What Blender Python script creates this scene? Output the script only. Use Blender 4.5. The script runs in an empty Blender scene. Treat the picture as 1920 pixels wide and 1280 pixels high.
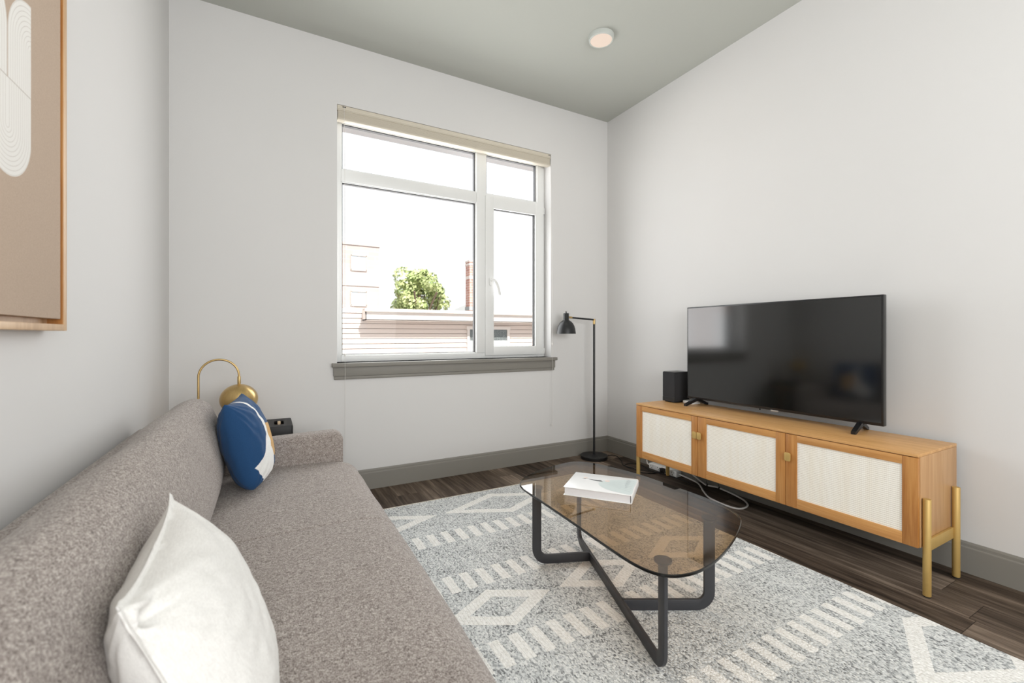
import bpy, bmesh, math, random
from mathutils import Vector, Matrix, noise

random.seed(7)
COL = bpy.context.scene.collection
PI = math.pi

# ------------------------------------------------------------------ camera
H = 1.2
F_PX = 831.0
YAW = math.atan((960 - 503) / F_PX)
cam_d = bpy.data.cameras.new('camera')
cam = bpy.data.objects.new('camera', cam_d)
COL.objects.link(cam)
cam.location = (0, 0, H)
cam.rotation_euler = (PI / 2, 0, -YAW)
cam_d.sensor_width = 36
cam_d.lens = F_PX * 36 / 1920
cam_d.shift_y = -11 / 1920
cam_d.clip_start = 0.02
cam_d.dof.use_dof = True
cam_d.dof.focus_distance = 2.7
cam_d.dof.aperture_fstop = 3.3
bpy.context.scene.camera = cam
vs = bpy.context.scene.view_settings
vs.view_transform = 'Standard'
vs.look = 'None'
vs.exposure = 0.0

BY, RX, LX, CZ = 3.583, 3.11, -0.563, 3.43
RY = -3.0


# ------------------------------------------------------------------ materials
def lin(c):
    r = []
    for v in c:
        v /= 255
        r.append(v / 12.92 if v <= .04045 else ((v + .055) / 1.055) ** 2.4)
    return (*r, 1)


class N:
    """tiny expression wrapper round shader math nodes"""
    def __init__(s, nt, sock):
        s.nt, s.s = nt, sock

    def _b(s, op, o=None, o2=None, rev=False):
        n = s.nt.nodes.new('ShaderNodeMath')
        n.operation = op
        ins = [s, o] if not rev else [o, s]
        if o2 is not None:
            ins.append(o2)
        for i, v in enumerate(ins):
            if v is None:
                continue
            if isinstance(v, N):
                s.nt.links.new(v.s, n.inputs[i])
            else:
                n.inputs[i].default_value = v
        return N(s.nt, n.outputs[0])

    def __add__(s, o): return s._b('ADD', o)
    def __radd__(s, o): return s._b('ADD', o)
    def __sub__(s, o): return s._b('SUBTRACT', o)
    def __rsub__(s, o): return s._b('SUBTRACT', o, rev=True)
    def __mul__(s, o): return s._b('MULTIPLY', o)
    def __rmul__(s, o): return s._b('MULTIPLY', o)
    def __truediv__(s, o): return s._b('DIVIDE', o)
    def __lt__(s, o): return s._b('LESS_THAN', o)
    def __gt__(s, o): return s._b('GREATER_THAN', o)
    def abs(s): return s._b('ABSOLUTE')
    def floor(s): return s._b('FLOOR')
    def frac(s): return s._b('FRACT')
    def sin(s): return s._b('SINE')
    def sqrt(s): return s._b('SQRT')
    def min(s, o): return s._b('MINIMUM', o)
    def max(s, o): return s._b('MAXIMUM', o)
    def pow(s, o): return s._b('POWER', o)
    def pingpong(s, o): return s._b('PINGPONG', o)
    def mod(s, o): return s._b('FLOORED_MODULO', o)


class Mat:
    def __init__(s, name, color=(200, 200, 200), rough=.5, metal=0.0, spec=None):
        s.m = bpy.data.materials.new(name)
        s.m.use_nodes = True
        s.nt = s.m.node_tree
        s.b = s.nt.nodes['Principled BSDF']
        s.out = s.nt.nodes['Material Output']
        s.b.inputs['Base Color'].default_value = lin(color)
        s.b.inputs['Roughness'].default_value = rough
        s.b.inputs['Metallic'].default_value = metal
        if spec is not None:
            s.b.inputs['Specular IOR Level'].default_value = spec

    def node(s, t): return s.nt.nodes.new(t)
    def link(s, a, b): s.nt.links.new(a, b)

    def coords(s):
        if not hasattr(s, '_c'):
            t = s.node('ShaderNodeTexCoord')
            x = s.node('ShaderNodeSeparateXYZ')
            s.link(t.outputs['Object'], x.inputs[0])
            s._c = (N(s.nt, x.outputs[0]), N(s.nt, x.outputs[1]), N(s.nt, x.outputs[2]))
            s._v = t.outputs['Object']
        return s._c

    def comb(s, x, y, z):
        n = s.node('ShaderNodeCombineXYZ')
        for i, v in enumerate((x, y, z)):
            if isinstance(v, N):
                s.link(v.s, n.inputs[i])
            else:
                n.inputs[i].default_value = v
        return n.outputs[0]

    def noise(s, scale, detail=2, rough=.5, stretch=(1, 1, 1), vec=None, dist=0.0):
        s.coords()
        n = s.node('ShaderNodeTexNoise')
        n.inputs['Scale'].default_value = scale
        n.inputs['Detail'].default_value = detail
        n.inputs['Roughness'].default_value = rough
        n.inputs['Distortion'].default_value = dist
        v = vec or s._v
        if stretch != (1, 1, 1):
            mp = s.node('ShaderNodeMapping')
            mp.inputs['Scale'].default_value = stretch
            s.link(v, mp.inputs[0])
            v = mp.outputs[0]
        s.link(v, n.inputs['Vector'])
        return N(s.nt, n.outputs[0])

    def voronoi(s, scale, feature='F1', out='Distance', stretch=(1, 1, 1), rnd=1.0):
        s.coords()
        n = s.node('ShaderNodeTexVoronoi')
        n.feature = feature
        n.inputs['Scale'].default_value = scale
        n.inputs['Randomness'].default_value = rnd
        mp = s.node('ShaderNodeMapping')
        mp.inputs['Scale'].default_value = stretch
        s.link(s._v, mp.inputs[0])
        s.link(mp.outputs[0], n.inputs['Vector'])
        if out == 'Color':
            sp = s.node('ShaderNodeSeparateColor')
            s.link(n.outputs['Color'], sp.inputs[0])
            return N(s.nt, sp.outputs[0]), N(s.nt, n.outputs['Distance'])
        return N(s.nt, n.outputs[out])

    def white(s, x, y):
        n = s.node('ShaderNodeTexWhiteNoise')
        n.noise_dimensions = '2D'
        s.link(s.comb(x, y, 0), n.inputs['Vector'])
        return N(s.nt, n.outputs['Value'])

    def ramp(s, fac, stops):
        r = s.node('ShaderNodeValToRGB')
        els = r.color_ramp.elements
        while len(els) > 1:
            els.remove(els[-1])
        for i, (p, c) in enumerate(stops):
            e = els[0] if i == 0 else els.new(p)
            e.position = p
            e.color = lin(c) if len(c) == 3 else c
        s.link(fac.s, r.inputs[0])
        return r.outputs[0]

    def mix(s, fac, a, b, mode='MIX'):
        n = s.node('ShaderNodeMix')
        n.data_type = 'RGBA'
        n.blend_type = mode
        for sock, v in ((n.inputs[0], fac), (n.inputs[6], a), (n.inputs[7], b)):
            if isinstance(v, N):
                s.link(v.s, sock)
            elif isinstance(v, (int, float)):
                sock.default_value = v
            elif isinstance(v, tuple):
                sock.default_value = lin(v) if len(v) == 3 else v
            else:
                s.link(v, sock)
        return n.outputs[2]

    def color(s, sock): s.link(sock, s.b.inputs['Base Color'])
    def roughness(s, n): s.link(n.s, s.b.inputs['Roughness'])

    def bump(s, h, strength=.3, dist=.002):
        b = s.node('ShaderNodeBump')
        b.inputs['Strength'].default_value = strength
        b.inputs['Distance'].default_value = dist
        s.link(h.s, b.inputs['Height'])
        s.link(b.outputs[0], s.b.inputs['Normal'])


M = {}


def paint(name, c, rough=.75, bump=.05):
    m = Mat(name, c, rough, spec=.25)
    n = m.noise(260, 3, .6)
    big = m.noise(1.3, 2)
    m.color(m.mix(big, tuple(int(v * .985) for v in c), c))
    m.bump(n, bump, .0008)
    M[name] = m.m


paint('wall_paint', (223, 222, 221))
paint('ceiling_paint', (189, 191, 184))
paint('grey_trim_paint', (141, 138, 131), .45, .02)
M['vinyl'] = Mat('vinyl', (236, 237, 236), .35).m
M['blind_vinyl'] = Mat('blind_vinyl', (214, 206, 190), .5).m
M['black_gasket'] = Mat('black_gasket', (40, 40, 42), .6).m
M['white_plastic'] = Mat('white_plastic', (238, 238, 236), .4).m
M['cord_white'] = Mat('cord_white', (225, 222, 218), .5).m
M['black_metal'] = Mat('black_metal', (24, 25, 27), .4).m
M['light_ring'] = Mat('light_ring', (200, 204, 199), .5).m
M['table_metal'] = Mat('table_metal', (52, 53, 57), .45).m
M['black_plastic'] = Mat('black_plastic', (22, 22, 24), .35).m
M['black_rubber'] = Mat('black_rubber', (16, 16, 16), .7).m
M['socket_dark'] = Mat('socket_dark', (40, 40, 40), .7).m
M['silver'] = Mat('silver', (190, 190, 190), .3, .9).m
M['tv_edge'] = Mat('tv_edge', (70, 71, 70), .3, .6).m
M['underside'] = Mat('underside', (52, 48, 44), .8).m


def simple_noise(name, c1, c2, scale, rough, metal=0, stretch=(1, 1, 1), bump=0, detail=3):
    m = Mat(name, c1, rough, metal)
    n = m.noise(scale, detail, .6, stretch)
    m.color(m.ramp(n, [(.3, c1), (.7, c2)]))
    if bump:
        m.bump(n, bump, .001)
    M[name] = m.m
    return m


simple_noise('satin_gold', (196, 162, 96), (202, 170, 104), 40, .5, .35, (1, 1, .05))
m = simple_noise('brushed_brass', (196, 166, 112), (206, 178, 124), 120, .32, 1.0, (1, 1, .05))
m.b.inputs['Anisotropic'].default_value = .75
m.b.inputs['Anisotropic Rotation'].default_value = .25
simple_noise('dark_cloth_speaker', (30, 30, 32), (46, 46, 49), 500, .85, 0, (1, 1, 1), .2)
simple_noise('black_leather', (14, 14, 16), (22, 22, 24), 300, .55, 0, (1, 1, 1), .15)


def oak(name, grain, c=((176, 124, 70), (198, 147, 90), (212, 165, 108))):
    """oak veneer, grain along the given axis"""
    m = Mat(name, c[1], .42)
    st = {'x': (1, 14, 14), 'y': (14, 1, 14), 'z': (14, 14, 1)}[grain]
    n1 = m.noise(2.2, 5, .62, st, dist=.6)
    st2 = {'x': (2, 90, 90), 'y': (90, 2, 90), 'z': (90, 90, 2)}[grain]
    n2 = m.noise(3.0, 3, .6, st2)
    f = n1 * .7 + n2 * .3
    m.color(m.ramp(f, [(.34, c[0]), (.5, c[1]), (.66, c[2])]))
    m.bump(n2, .08, .0008)
    M[name] = m.m


oak('oak_along', 'y', ((176, 120, 62), (195, 140, 80), (209, 158, 98)))
oak('oak_top', 'y', ((190, 140, 84), (207, 158, 101), (219, 175, 119)))
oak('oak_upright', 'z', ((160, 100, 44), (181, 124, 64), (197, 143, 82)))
oak('oak_side', 'z', ((174, 130, 84), (187, 145, 100), (198, 158, 114)))
oak('oak_frame', 'z', ((186, 148, 108), (205, 170, 130), (216, 184, 146)))

# woven cane webbing
m = Mat('cane_webbing', (238, 230, 214), .7)
x, y, z = m.coords()
hz = ((z / .0095).frac() - .5).abs() * 2.0
row = (z / .0075).floor()
vt = ((y / .0085).frac() - .5).abs() * 2.0
gapn = m.noise(60, 2)
gap = (hz > .76) * .6 + (vt > .84) * (hz < .76) * .22
big = m.noise(8, 2, .5, (1, 3, .3))
base = m.ramp(big, [(.3, (249, 243, 230)), (.7, (253, 250, 242))])
m.color(m.mix(gap * (gapn * .5 + .65), base, (176, 160, 138)))
m.bump(1.0 - (hz * hz) * .7 - (vt > .84) * .2, .35, .001)
M['cane_webbing'] = m.m

# vinyl plank floor, boards along y
m = Mat('plank_floor', (88, 76, 67), .5, spec=.18)
x, y, z = m.coords()
w, L = .178, 1.22
r = ((x + 10.03) / w).floor()
fx = ((x + 10.03) / w).frac()
off = (r * 12.9898).sin().abs() * 7.77
yy = (y + 10 + off) / L
c_ = yy.floor()
fy = yy.frac()
rnd = m.white(r, c_)
rnd2 = m.white(r + 31.7, c_ + 5.3)
gv = m.comb(x * 1.0 + rnd * 9.0, y * .055 + rnd2 * 4.0, rnd * 3.0)
g1 = m.noise(26, 6, .65, vec=gv, dist=.5)
gv2 = m.comb(x * 1.0, y * .03 + rnd * 3.0, rnd)
g2 = m.noise(150, 3, .6, vec=gv2)
t = g1 * .72 + g2 * .28 + rnd * .22 - .11
col = m.ramp(t, [(.31, (42, 34, 29)), (.43, (79, 67, 57)), (.55, (109, 95, 83)), (.70, (154, 138, 123))])
seam = ((fx - .5).abs() > .4935).max((fy - .5).abs() > .4988)
m.color(m.mix(seam * .75, col, (28, 23, 20)))
m.roughness(g2 * .2 + .48)
m.bump(g2 * .4 - seam * 1.0, .25, .0012)
M['plank_floor'] = m.m

# woven rug
m = Mat('rug_weave', (190, 190, 190), .95, spec=.1)
x, y, z = m.coords()         # local = world - (0, 1.73)
cell, cd = m.voronoi(150, out='Color', stretch=(1.35, .8, 1))
wob = (m.noise(60, 2) - .5) * .012
xx = x + wob
ay = (y + wob).abs()


def dia(cx, pitch, cy, a, b, thin):
    """ring of a rhombus row: returns mask"""
    px = ((xx - cx) / pitch + .5).frac() - .5
    d = (px * pitch).abs() / a + (ay - cy).abs() / b
    return (d < 1.0) * (d > thin)


def dashes(cx, y0, y1):
    f = ((xx - cx) / .0878).frac()
    return (f < .52) * (ay > y0) * (ay < y1)


pat = dia(1.45, .89, 1.08, .42, .195, .67)
pat = pat.max(dia(.893, .5755, 0.0, .262, .145, .56))
pat = pat.max(dashes(.73, .672, .822)).max(dashes(.741, .185, .335))
heath = m.noise(9, 2)
g = cell * .72 + heath * .35 + (1.0 - cd) * .12 - .1
grey = m.ramp(g, [(.12, (118, 120, 121)), (.31, (184, 187, 188)), (.55, (218, 220, 220)), (.85, (238, 239, 237))])
wh = m.ramp(cell * .6 + (1.0 - cd) * .4, [(.2, (230, 228, 223)), (.6, (250, 249, 246))])
rib = ((x / .0165).frac() - .5).abs() * 2.0
col = m.mix(pat, grey, wh)
col = m.mix((rib > .88) * .22, col, (120, 122, 122))
m.color(col)
m.bump((1.0 - cd) * .8 + pat * .8 - (rib > .85) * .4, .7, .006)
M['rug_weave'] = m.m
M['rug_binding'] = Mat('rug_binding', (214, 206, 192), .9).m


# upholstery
def fabric(name, dark, mid, light, sc=1.0, bump=.35):
    m = Mat(name, mid, .95, spec=.1)
    a = m.noise(430 * sc, 3, .75, (.36, 1, 1.15))
    b = m.noise(430 * sc, 3, .75, (1.1, .36, .9))
    c = m.noise(110 * sc, 3, .6, (.7, 1, 1))
    f = a * .42 + b * .40 + c * .18
    m.color(m.ramp(f, [(.39, dark), (.49, mid), (.61, light)]))
    m.bump(f, bump, .004)
    m.b.inputs['Sheen Weight'].default_value = .15
    M[name] = m.m


fabric('sofa_fabric', (80, 71, 67), (148, 138, 132), (211, 203, 197))
m = Mat('linen', (238, 235, 228), .95, spec=.1)
a = m.noise(500, 2, .6, (.15, 1, 1))
b = m.noise(500, 2, .6, (1, .15, 1))
f = a * .5 + b * .5
m.color(m.ramp(f, [(.35, (221, 219, 216)), (.6, (236, 235, 232))]))
m.bump(f, .15, .001)
M['linen'] = m.m

m = Mat('patterned_cushion', (30, 60, 100), .85, spec=.15)
at = m.node('ShaderNodeVertexColor')
at.layer_name = 'pattern'
wv = m.noise(420, 2, .6)
cc = m.mix(wv, at.outputs[0], at.outputs[0])
hs = m.node('ShaderNodeHueSaturation')
m.link(at.outputs[0], hs.inputs['Color'])
m.link((wv * .5 + .75).s, hs.inputs['Value'])
m.color(hs.outputs[0])
m.bump(wv, .2, .001)
m.b.inputs['Sheen Weight'].default_value = .1
M['patterned_cushion'] = m.m


def thin_glass(name, tint, f0=.04, rough=0.0, boost=1.0):
    m = Mat(name)
    nt = m.nt
    nt.nodes.remove(m.b)
    geo = m.node('ShaderNodeNewGeometry')
    dp = m.node('ShaderNodeVectorMath')
    dp.operation = 'DOT_PRODUCT'
    m.link(geo.outputs['Incoming'], dp.inputs[0])
    m.link(geo.outputs['Normal'], dp.inputs[1])
    c = N(nt, dp.outputs['Value']).abs()
    fr = ((1.0 - c).pow(5.0) * (1 - f0) + f0) * boost
    tr = m.node('ShaderNodeBsdfTransparent')
    tr.inputs[0].default_value = (*tint, 1)
    gl = m.node('ShaderNodeBsdfGlossy')
    gl.inputs['Color'].default_value = (1, 1, 1, 1)
    gl.inputs['Roughness'].default_value = rough
    mx = m.node('ShaderNodeMixShader')
    m.link(fr.min(1.0).s, mx.inputs[0])
    m.link(tr.outputs[0], mx.inputs[1])
    m.link(gl.outputs[0], mx.inputs[2])
    m.link(mx.outputs[0], m.out.inputs[0])
    M[name] = m.m


thin_glass('clear_glass', (.985, .985, .985), .03, boost=.15)
thin_glass('smoked_glass', (.715, .585, .435), .06)
M['glass_edge'] = Mat('glass_edge', (14, 14, 13), .15).m
m = Mat('tv_screen', (12, 13, 12), .10, spec=.95)
nn = m.noise(900, 1)
m.bump(nn, .02, .0003)
M['tv_screen'] = m.m

# print on canvas
m = Mat('printed_canvas', (184, 165, 147), .9, spec=.1)
x, y, z = m.coords()        # local: y centred on the print, z from the frame bottom
ya = y.abs()
lowx = (ya - .117).abs()
lz = (.468 - z).max(0.0)
lr = (lowx * lowx + lz * lz).sqrt()
upx = ya.min((ya - .234).abs())
uz = (z - .688).max(0.0)
ur = (upx * upx + uz * uz).sqrt()
isup = z > .575
rr = lr * (1.0 - isup) + ur * isup
shape = (rr < .1155) * (ya < .231)
line = ((rr / .0105 + .25).frac() < .13) * .55
line = line.max(((z - .575).abs() < .0012) * .8)
cv = m.noise(350, 2)
bg = m.ramp(cv, [(.3, (188, 168, 151)), (.7, (198, 179, 161))])
wh = m.mix(line, (240, 238, 234), (186, 178, 170))
m.color(m.mix(shape, bg, wh))
m.bump(cv, .1, .0006)
M['printed_canvas'] = m.m

m = Mat('lamp_diffuser', (120, 112, 104), .5)
m.b.inputs['Emission Color'].default_value = (1.0, .80, .66, 1)
m.b.inputs['Emission Strength'].default_value = .70
M['lamp_diffuser'] = m.m
M['shade_white'] = Mat('shade_white', (232, 232, 230), .5).m

# paper and book
M['book_white'] = Mat('book_white', (244, 244, 244), .25).m
m = Mat('book_pages', (226, 225, 226), .8)
x, y, z = m.coords()
ln = ((z / .0022).frac() - .5).abs()
m.color(m.ramp(ln + m.noise(40, 2, stretch=(1, 1, 30)) * .4, [(.2, (208, 206, 208)), (.6, (232, 231, 232))]))
M['book_pages'] = m.m
M['book_gown'] = Mat('book_gown', (216, 226, 225), .3).m
M['book_gown_fold'] = Mat('book_gown_fold', (204, 214, 214), .3).m
M['book_dark'] = Mat('book_dark', (70, 74, 78), .3).m
M['book_skin'] = Mat('book_skin', (240, 222, 214), .3).m
M['book_letter'] = Mat('book_letter', (186, 194, 196), .3).m
M['tissue'] = Mat('tissue', (214, 190, 160), .8).m
M['box_inside'] = Mat('box_inside', (70, 48, 34), .8).m

# outside
M['siding'] = Mat('siding', (214, 200, 191), .7).m
M['fascia'] = Mat('fascia', (216, 206, 199), .6).m
M['soffit_grey'] = Mat('soffit_grey', (196, 197, 202), .7).m
m = Mat('screen_pane', (90, 96, 96), .3)
v = m.voronoi(60)
m.color(m.ramp(v, [(.2, (74, 80, 80)), (.8, (120, 126, 126))]))
M['screen_pane'] = m.m
M['pane_blind'] = Mat('pane_blind', (196, 202, 198), .5).m


def brick_mat(name, a, b, mortar, rh=.075, rw=.23, axes='xz'):
    m = Mat(name, a, .9, spec=.1)
    x, y, z = m.coords()
    u = x if axes == 'xz' else (x + y)
    r = (z / rh).floor()
    fz = (z / rh).frac()
    bx = u / rw + r * .5
    fx = bx.frac()
    rn = m.white(r, bx.floor())
    mort = (fz < .16).max(fx < .06)
    m.color(m.mix(mort, m.ramp(rn, [(.1, a), (.9, b)]), mortar))
    M[name] = m.m


brick_mat('pale_brick', (184, 169, 164), (190, 175, 170), (192, 181, 178), .30, .9)
brick_mat('red_brick', (176, 132, 122), (190, 150, 138), (206, 192, 186), .075, .22, 'xy')
brick_mat('brown_brick', (120, 82, 62), (150, 106, 82), (150, 128, 112), .12, .35)
simple_noise('shingles', (150, 152, 153), (164, 166, 167), 14, .9, 0, (1, 1, 3), .2)
m = Mat('leaves', (120, 150, 60), .6, spec=.2)
n1 = m.noise(3.2, 2)
m.color(m.ramp(n1, [(.3, (152, 172, 112)), (.5, (178, 190, 134)), (.7, (200, 206, 152))]))
M['leaves'] = m.m
M['bark'] = Mat('bark', (110, 94, 80), .9).m
M['ground_dirt'] = Mat('ground_dirt', (150, 146, 138), .9).m
M['window_pane_pale'] = Mat('window_pane_pale', (170, 178, 184), .3).m
M['pale_stone'] = Mat('pale_stone', (186, 176, 170), .8).m
M['chimney_pale'] = Mat('chimney_pale', (214, 204, 198), .8).m


# ------------------------------------------------------------------ mesh helpers
def empty(name, loc=(0, 0, 0), label=None, cat=None, group=None, rz=0.0):
    o = bpy.data.objects.new(name, None)
    COL.objects.link(o)
    o.location = loc
    o.rotation_euler = (0, 0, rz)
    o.empty_display_size = .05
    tag(o, label, cat, group)
    return o


def tag(o, label=None, cat=None, group=None, kind=None):
    for k, v in (('label', label), ('category', cat), ('group', group), ('kind', kind)):
        if v:
            o[k] = v
    return o


def obj(name, bm, mat, parent=None, smooth=35, loc=None):
    bmesh.ops.recalc_face_normals(bm, faces=bm.faces)
    me = bpy.data.meshes.new(name)
    bm.to_mesh(me)
    bm.free()
    mats = mat if isinstance(mat, (list, tuple)) else [mat]
    for mm in mats:
        me.materials.append(M[mm])
    if smooth:
        me.shade_smooth()
        me.set_sharp_from_angle(angle=math.radians(smooth))
    o = bpy.data.objects.new(name, me)
    COL.objects.link(o)
    if parent:
        o.parent = parent
    if loc:
        o.location = loc
    return o


def merge(bm, t, mi=0):
    for f in t.faces:
        f.material_index = mi
    me = bpy.data.meshes.new('tmp')
    t.to_mesh(me)
    t.free()
    bm.from_mesh(me)
    bpy.data.meshes.remove(me)


def box(bm, x0, x1, y0, y1, z0, z1, bev=0.0, seg=2, mi=0):
    t = bmesh.new()
    bmesh.ops.create_cube(t, size=1)
    for v in t.verts:
        v.co = Vector((x0 + (x1 - x0) * (v.co.x + .5), y0 + (y1 - y0) * (v.co.y + .5), z0 + (z1 - z0) * (v.co.z + .5)))
    if bev:
        bmesh.ops.bevel(t, geom=t.edges[:], offset=bev, segments=seg, affect='EDGES', profile=.5)
    merge(bm, t, mi)
    return bm


def prism(bm, poly, axis, a0, a1, bev=0.0, seg=2, mi=0):
    """2-D outline extruded along an axis; poly in the other two axes (yz, xz, xy order)"""
    t = bmesh.new()

    def P(p, a):
        return {'x': (a, p[0], p[1]), 'y': (p[0], a, p[1]), 'z': (p[0], p[1], a)}[axis]
    A = [t.verts.new(P(p, a0)) for p in poly]
    B = [t.verts.new(P(p, a1)) for p in poly]
    n = len(poly)
    fa = t.faces.new(A)
    fb = t.faces.new(B[::-1])
    for i in range(n):
        t.faces.new((A[i], B[i], B[(i + 1) % n], A[(i + 1) % n]))
    bmesh.ops.recalc_face_normals(t, faces=t.faces)
    if bev:
        ed = list(set(fa.edges) | set(fb.edges))
        bmesh.ops.bevel(t, geom=ed, offset=bev, segments=seg, affect='EDGES', profile=.5)
    merge(bm, t, mi)
    return bm


def smooth_pts(pts, n=8, closed=False):
    """Catmull-Rom through points"""
    P = [Vector(p) for p in pts]
    out = []
    m = len(P)
    rng = range(m) if closed else range(m - 1)
    for i in rng:
        p0 = P[(i - 1) % m] if closed or i > 0 else P[0]
        p1 = P[i]
        p2 = P[(i + 1) % m]
        p3 = P[(i + 2) % m] if closed or i + 2 < m else P[-1]
        for k in range(n):
            t = k / n
            out.append(.5 * ((2 * p1) + (p2 - p0) * t + (2 * p0 - 5 * p1 + 4 * p2 - p3) * t * t + (3 * p1 - p0 - 3 * p2 + p3) * t ** 3))
    if not closed:
        out.append(P[-1])
    return out


def tube(bm, pts, r, n=10, mi=0, cap=True):
    P = [Vector(p) for p in pts]
    rings = []
    up = None
    for i, p in enumerate(P):
        d = (P[min(i + 1, len(P) - 1)] - P[max(i - 1, 0)]).normalized()
        if up is None:
            up = Vector((0, 0, 1)) if abs(d.z) < .9 else Vector((1, 0, 0))
        a = d.cross(up)
        if a.length < 1e-6:
            a = d.orthogonal()
        a.normalize()
        b = a.cross(d).normalized()
        up = b
        rr = r[i] if isinstance(r, (list, tuple)) else r
        rings.append([bm.verts.new(p + (a * math.cos(2 * PI * k / n) + b * math.sin(2 * PI * k / n)) * rr) for k in range(n)])
    fs = []
    for i in range(len(rings) - 1):
        for k in range(n):
            fs.append(bm.faces.new((rings[i][k], rings[i][(k + 1) % n], rings[i + 1][(k + 1) % n], rings[i + 1][k])))
    if cap:
        fs.append(bm.faces.new(rings[0][::-1]))
        fs.append(bm.faces.new(rings[-1]))
    for f in fs:
        f.material_index = mi
    return bm


def lathe(bm, prof, c=(0, 0, 0), n=40, mi=0, closed=False):
    c = Vector(c)
    rings = []
    for (r, z) in prof:
        if r < 1e-5:
            rings.append([bm.verts.new(c + Vector((0, 0, z)))])
        else:
            rings.append([bm.verts.new(c + Vector((r * math.cos(2 * PI * k / n), r * math.sin(2 * PI * k / n), z))) for k in range(n)])
    idx = list(range(len(rings) - 1))
    pairs = [(i, i + 1) for i in idx] + ([(len(rings) - 1, 0)] if closed else [])
    for i, j in pairs:
        A, B = rings[i], rings[j]
        for k in range(n):
            k2 = (k + 1) % n
            if len(A) == 1 and len(B) == 1:
                continue
            if len(A) == 1:
                f = bm.faces.new((A[0], B[k], B[k2]))
            elif len(B) == 1:
                f = bm.faces.new((A[k], B[0], A[k2]))
            else:
                f = bm.faces.new((A[k], B[k], B[k2], A[k2]))
            f.material_index = mi
    return bm


def rrect(x0, x1, y0, y1, r, n=6):
    """rounded rectangle outline"""
    out = []
    for cx, cy, a in ((x1 - r, y1 - r, 0), (x0 + r, y1 - r, 90), (x0 + r, y0 + r, 180), (x1 - r, y0 + r, 270)):
        for k in range(n + 1):
            t = math.radians(a + 90 * k / n)
            out.append((cx + r * math.cos(t), cy + r * math.sin(t)))
    return out


def offset_poly(P, d):
    n = len(P)
    out = []
    area = sum(P[i][0] * P[(i + 1) % n][1] - P[(i + 1) % n][0] * P[i][1] for i in range(n))
    s = 1 if area > 0 else -1
    for i in range(n):
        a, b = Vector(P[i - 1]), Vector(P[(i + 1) % n])
        t = (b - a)
        if t.length < 1e-9:
            out.append(tuple(P[i]))
            continue
        t.normalize()
        nrm = Vector((t.y, -t.x)) * s      # outward
        out.append((P[i][0] - nrm.x * d, P[i][1] - nrm.y * d))
    return out


def loft_y(bm, prof, y0, y1, r0, r1, ny=60, wrinkle=None, shrink_k=1.0):
    """closed x-z outline run along y with rounded ends; wrinkle(x,y,z)->Vector"""
    ys = []
    for k in range(7):
        ys.append(y0 + r0 * (1 - math.cos(PI / 2 * k / 6)))
    for k in range(1, ny):
        ys.append(y0 + r0 + (y1 - r1 - y0 - r0) * k / ny)
    for k in range(7):
        ys.append(y1 - r1 + r1 * math.sin(PI / 2 * k / 6))
    rings = []
    for y in ys:
        s = 0.0
        if y < y0 + r0:
            q = 1 - (y - y0) / r0
            s = r0 * (1 - math.sqrt(max(0, 1 - q * q)))
        elif y > y1 - r1:
            q = 1 - (y1 - y) / r1
            s = r1 * (1 - math.sqrt(max(0, 1 - q * q)))
        pp = offset_poly(prof, s * shrink_k) if s > 1e-6 else prof
        ring = []
        for (px, pz) in pp:
            v = Vector((px, y, pz))
            if wrinkle:
                v += wrinkle(px, y, pz)
            ring.append(bm.verts.new(v))
        rings.append(ring)
    n = len(prof)
    for i in range(len(rings) - 1):
        for k in range(n):
            bm.faces.new((rings[i][k], rings[i][(k + 1) % n], rings[i + 1][(k + 1) % n], rings[i + 1][k]))
    bm.faces.new(rings[0][::-1])
    bm.faces.new(rings[-1])
    return bm


def struct(name, bm, mat, parent=None, smooth=0):
    o = obj(name, bm, mat, parent, smooth)
    if not parent:
        o['kind'] = 'structure'
    return o


# ------------------------------------------------------------------ room shell
T = .2
struct('floor', box(bmesh.new(), LX - T, RX + T, RY - T, 3.78, -.1, 0), 'plank_floor')
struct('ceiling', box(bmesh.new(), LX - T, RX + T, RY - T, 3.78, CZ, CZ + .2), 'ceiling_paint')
struct('wall_left', box(bmesh.new(), LX - T, LX, RY - T, 3.78, 0, CZ), 'wall_paint')
struct('wall_right', box(bmesh.new(), RX, RX + T, RY - T, 3.78, 0, CZ), 'wall_paint')
struct('wall_rear', box(bmesh.new(), LX, RX, RY - T, RY, 0, CZ), 'wall_paint')
OX0, OX1, OZ0, OZ1 = .457, 2.401, .992, 2.957
bm = bmesh.new()
box(bm, LX, OX0, BY, 3.78, 0, CZ)
box(bm, OX1, RX, BY, 3.78, 0, CZ)
box(bm, OX0, OX1, BY, 3.78, 0, OZ0)
box(bm, OX0, OX1, BY, 3.78, OZ1, CZ)
struct('wall_back', bm, 'wall_paint')

bprof = [(0, 0), (.015, 0), (.015, .126), (.0135, .130), (.010, .1325), (.010, .146), (.006, .156), (0, .156)]
bm = bmesh.new()
prism(bm, [(BY - a, b) for a, b in bprof], 'x', LX, RX)
struct('baseboard_back', bm, 'grey_trim_paint')
bm = bmesh.new()
prism(bm, [(RX - a, b) for a, b in bprof], 'y', RY, BY)
struct('baseboard_right', bm, 'grey_trim_paint')
bm = bmesh.new()
prism(bm, [(LX + a, b) for a, b in bprof], 'y', RY, BY)
struct('baseboard_left', bm, 'grey_trim_paint')

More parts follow.
